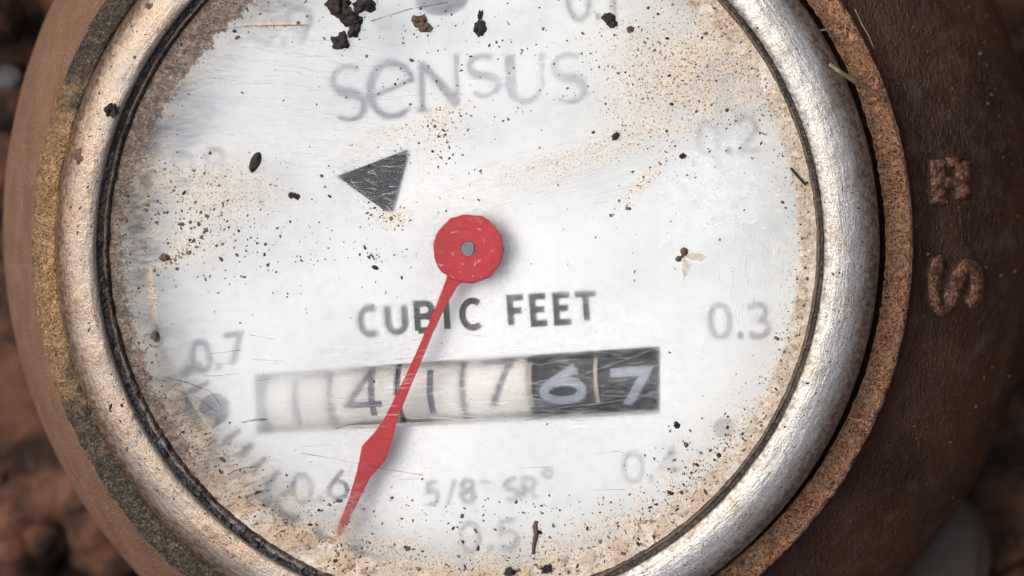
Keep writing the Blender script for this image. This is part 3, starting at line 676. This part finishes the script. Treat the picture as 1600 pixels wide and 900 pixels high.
# countless specks on the lens: one mass
RA = random.Random(11)
V, F, mi = [], [], []
def speck(u, v, s, mat, h=HL, el=1.0):
    p = W(u, v, h); b = len(V); ro = RA.uniform(0, 6.283); n_ = 6
    s *= .66; ring = []
    for j in range(n_):
        a = 2*math.pi*j/n_; k = s*RA.uniform(.65, 1.25); x, y = k*el*math.cos(a), k*math.sin(a)/el**.5
        ring.append((x*math.cos(ro)-y*math.sin(ro), x*math.sin(ro)+y*math.cos(ro)))
    V.extend((p.x+x*P, p.y+y*P, p.z+.05*P) for x, y in ring)
    V.extend((p.x+x*.6*P, p.y+y*.6*P, p.z+s*.32*P) for x, y in ring)
    for j in range(n_): k = (j+1) % n_; F.append((b+j, b+k, b+n_+k, b+n_+j)); mi.append(mat)
    F.append(tuple(b+n_+j for j in range(n_))); mi.append(mat)
def ok(u, v): p = W(u, v, HL)/P; return math.hypot(p.x, p.y) < 549
def cloud_(n_, u, v, su, sv, ro, s0, pal, el=1.5):
    c_, s_ = math.cos(math.radians(ro)), math.sin(math.radians(ro))
    for _ in range(n_):
        x, y = RA.gauss(0, su), RA.gauss(0, sv); uu, vv = u+x*c_-y*s_, v+x*s_+y*c_
        if ok(uu, vv): speck(uu, vv, s0*RA.lognormvariate(0, .45), RA.choice(pal), HL, RA.uniform(1, el))
for _ in range(520):
    uu, vv = RA.uniform(170, 1270), RA.uniform(-20, 900)
    if ok(uu, vv) and RA.random() < (.35 if 430 < vv < 760 else 1): speck(uu, vv, 1.15*RA.lognormvariate(0, .45), RA.choice((0, 0, 3, 1, 2)), HL, RA.uniform(1, 2))
cloud_(260, 320, 340, 90, 50, 10, 1.7, (0, 1, 1, 2, 3)); cloud_(60, 310, 350, 50, 22, 20, 3.0, (0, 1, 1)); cloud_(120, 480, 380, 120, 50, 5, 1.5, (0, 3, 3, 1))
cloud_(330, 1080, 130, 90, 75, 20, 1.6, (1, 1, 2, 2, 0)); cloud_(110, 960, 90, 90, 60, 0, 1.6, (0, 1, 3)); cloud_(90, 780, 160, 140, 60, -5, 1.4, (0, 3, 1))
cloud_(60, 690, 210, 20, 55, -15, 1.8, (1, 2, 0)); cloud_(60, 640, 230, 90, 12, -17, 1.6, (1, 0, 3)); cloud_(40, 1010, 280, 50, 7, -47, 2.2, (1, 2, 2)); cloud_(40, 600, 340, 26, 12, 0, 2, (1, 2, 0))
cloud_(120, 620, 40, 130, 45, 0, 1.8, (0, 1, 3)); cloud_(50, 265, 410, 32, 8, -32, 1.9, (1, 2, 2)); cloud_(26, 580, 405, 16, 8, -10, 2, (0, 3, 3)); cloud_(120, 780, 800, 170, 16, 0, 1.6, (0, 1, 3))
cloud_(90, 1090, 740, 60, 50, -45, 2.3, (1, 1, 2, 0))
for _ in range(2600):                      # crowding towards the rim
    a = RA.uniform(0, 6.283); low = max(0, -math.sin(a)); rr = 547-abs(RA.gauss(0, 20+34*low**2+10*max(0, math.sin(a))))
    c_ = Vector((rr*math.cos(a), rr*math.sin(a))); k_ = DC/(DC+HL)
    u = VPX+(c_.x-(VPX-OX))*k_; v = VPY-(c_.y-(OY-VPY))*k_
    if -30 < v < 930: speck(u, v, (1.1+.6*low)*RA.lognormvariate(0, .5), RA.choice((0, 0, 1, 1, 2) if low > .3 or math.cos(a) < 0 else (0, 1, 1, 3)), HL, RA.uniform(1, 1.8))
for u, v, s in ((697, 17, 3), (843, 12, 3), (712, 40, 3), (785, 63, 4), (780, 73, 3), (912, 53, 3), (998, 42, 3), (923, 84, 3), (909, 84, 3), (1013, 12, 5), (1028, 22, 5), (989, 132, 3), (977, 113, 3), (742, 265, 3), (640, 242, 2.5), (319, 271, 3.5),
                (342, 290, 4), (274, 292, 3.5), (386, 13, 4), (388, 50, 3), (541, 152, 3.5), (443, 157, 3), (495, 163, 3), (632, 130, 3), (750, 267, 4), (752, 270, 3), (1050, 163, 5), (946, 162, 3.5), (1012, 60, 3), (880, 150, 2.5), (1125, 374, 3.5), (1048, 346, 2.5), (1189, 172, 2.5)):
    speck(u, v, s*.9, RA.choice((0, 0, 1)), HL, RA.uniform(1, 1.5))
tag(obj('dirt_specks', V, F, [M['crumb'], M['rust'], M['tan'], M['grey']], None, False, mi), 'fine brown and black dirt specks scattered over the lens', kind='stuff')

# specks and grit on bezel, rim and body: one mass
V, F, mi = [], [], []
for _ in range(900):
    a = RA.uniform(0, 6.283); r_ = RA.uniform(574, 640)
    zz = None
    for i in range(len(ZP)-1):
        if ZP[i][0] <= r_ <= ZP[i+1][0] and i > 5: zz = ZP[i][1]+(ZP[i+1][1]-ZP[i][1])*(r_-ZP[i][0])/(ZP[i+1][0]-ZP[i][0])
    if zz is None: continue
    if RA.random() > (.3+.7*max(0, -math.cos(a-.5))): continue
    b0 = len(V); speck(718, 387, 1.5*RA.lognormvariate(0, .5), RA.choice((0, 1, 1, 2)), 0, RA.uniform(1, 2))
    off = Vector((r_*math.cos(a)*P, r_*math.sin(a)*P, (zz+.4)*P))
    for q in range(b0, len(V)): V[q] = (V[q][0]+off.x, V[q][1]+off.y, V[q][2]+off.z)
tag(obj('bezel_specks', V, F, [M['crumb'], M['rust'], M['tan'], M['grey']], None, False, mi), 'fine rusty specks scattered over the silver bezel', kind='stuff')
V, F, mi = [], [], []
for _ in range(90):
    u, v = RA.uniform(1425, 1590), RA.uniform(0, 800)
    p0, n0 = flank(u, v)
    if -p0.z > 355*P: continue
    b0 = len(V); speck(718, 387, 1.5*RA.lognormvariate(0, .5), RA.choice((0, 0, 1)), 0, 1.4)
    for q in range(b0, len(V)): V[q] = (V[q][0]+p0.x+n0.x*P, V[q][1]+p0.y+n0.y*P, V[q][2]*.6+p0.z+n0.z*P)
tag(obj('body_grit', V, F, [M['tan'], M['pebble']], None, False, mi), 'pale grit sprinkled on the dark flank of the meter', kind='stuff')

# scratches in the lens and painted droplet glints: one part of the lens
V, F, mi = [], [], []
def scr(pts, wd, m):
    n0 = len(F); ribbon(V, F, pts, wd, flat(HL), .25+.03*(len(V) % 9), 8); mi.extend([m]*(len(F)-n0))
def wob(u, v, L, ang, amp=3, k=6):
    c_, s_ = math.cos(math.radians(ang)), math.sin(math.radians(ang)); ph = RA.uniform(0, 9); o = []
    for i in range(k+1):
        x = L*(i/k-.5); y = amp*noise.noise(Vector((x*.03, ph, v*.1))); o.append((u+x*c_-y*s_, v+x*s_+y*c_))
    return o
for _ in range(60):
    u, v = RA.uniform(480, 1030), RA.uniform(545, 665); scr(wob(u, v, RA.uniform(20, 130), RA.gauss(-4, 7)), RA.uniform(.4, 1.0), 0)
for _ in range(30):
    u, v = RA.uniform(330, 1000), RA.uniform(500, 780); scr(wob(u, v, RA.uniform(15, 60), RA.gauss(-2, 9)), RA.uniform(.4, 1.), 1)
for i in range(46):                       # dried run marks at the upper left
    v = 60+i*4.6+RA.uniform(-2, 2); u = 470+RA.uniform(-90, 120); scr(wob(u, v, RA.uniform(60, 260), 9-i*.1, 8, 10), RA.uniform(.4, .9), 2)
for _ in range(40):
    u, v = RA.uniform(700, 1060), RA.uniform(200, 330); scr(wob(u, v, RA.uniform(30, 150), -17+RA.gauss(0, 4), 5), RA.uniform(.4, .8), 3 if RA.random() < .6 else 2)
for _ in range(110):  # curled white strokes painting the highlights of droplets, not scratches
    u, v = RA.gauss(1120, 55), RA.gauss(300, 55)
    a = RA.uniform(0, 360); r_ = RA.uniform(4, 13); scr([(u+x, v+y) for x, y in arc(0, 0, r_, r_*RA.uniform(.5, 1), a, a+RA.uniform(60, 200), 8)], RA.uniform(.6, 1.6), 0)
for _ in range(60):
    u, v = RA.gauss(590, 32), RA.gauss(285, 26); scr(wob(u, v, RA.uniform(8, 30), RA.uniform(-40, 60), 4, 4), RA.uniform(.4, .9), 0)
for _ in range(50):
    u, v = RA.uniform(1140, 1235), RA.uniform(330, 500); scr(wob(u, v, RA.uniform(15, 60), 95+RA.gauss(0, 6)-(u-1150)*.05, 2), RA.uniform(.4, .8), 2 if RA.random() < .5 else 0)
for _ in range(26):
    a = RA.uniform(0, 6.283); r_ = RA.uniform(20, 56); scr(wob(732+r_*math.cos(a), 389+r_*math.sin(a), RA.uniform(3, 9), RA.uniform(0, 180), 3, 3), RA.uniform(.5, 1.), 0)
for q, wd in (([(260, 590), (290, 597), (330, 612), (345, 634)], 1.8), ([(270, 607), (310, 622), (340, 645)], 1.5), ([(378, 660), (400, 656), (418, 655)], 3.), ([(524, 670), (545, 664), (560, 662)], 2.), ([(470, 708), (520, 716), (600, 733), (660, 742)], 1.3),
               ([(355, 742), (375, 732), (400, 729)], 2.), ([(300, 56), (340, 48), (380, 41), (430, 40), (480, 39)], 2.), ([(580, 33), (640, 14), (700, 4)], 2.)): scr(q, wd, 1)
tag(obj('scratch_marks', V, F, [M['scratch'], M['darkscratch'], M['run'], M['tanrun']], lens, False, mi), kind='stuff')

# ------------------------------------------------------------------ stones in the soil
def stone(u, v, depth, rx, ry, mat, label, rot=0, rz=.7):
    c = W(u, v, depth); V, F = [], []; k = (DC+depth)/DC*P
    lump(V, F, (0, 0, 0), rx*k, ry*k, min(rx, ry)*rz*k, math.radians(rot), ICO4, .16, 1.0)
    o = obj('stone', V, F, mat); o.location = c; tag(o, label, 'stone')
stone(1478, 892, 720, 62, 122, M['stone'], 'smooth pale stone half hidden under the right of the body', -8)
stone(8, 120, 800, 26, 20, M['pebble'], 'small grey pebble left of the meter body')
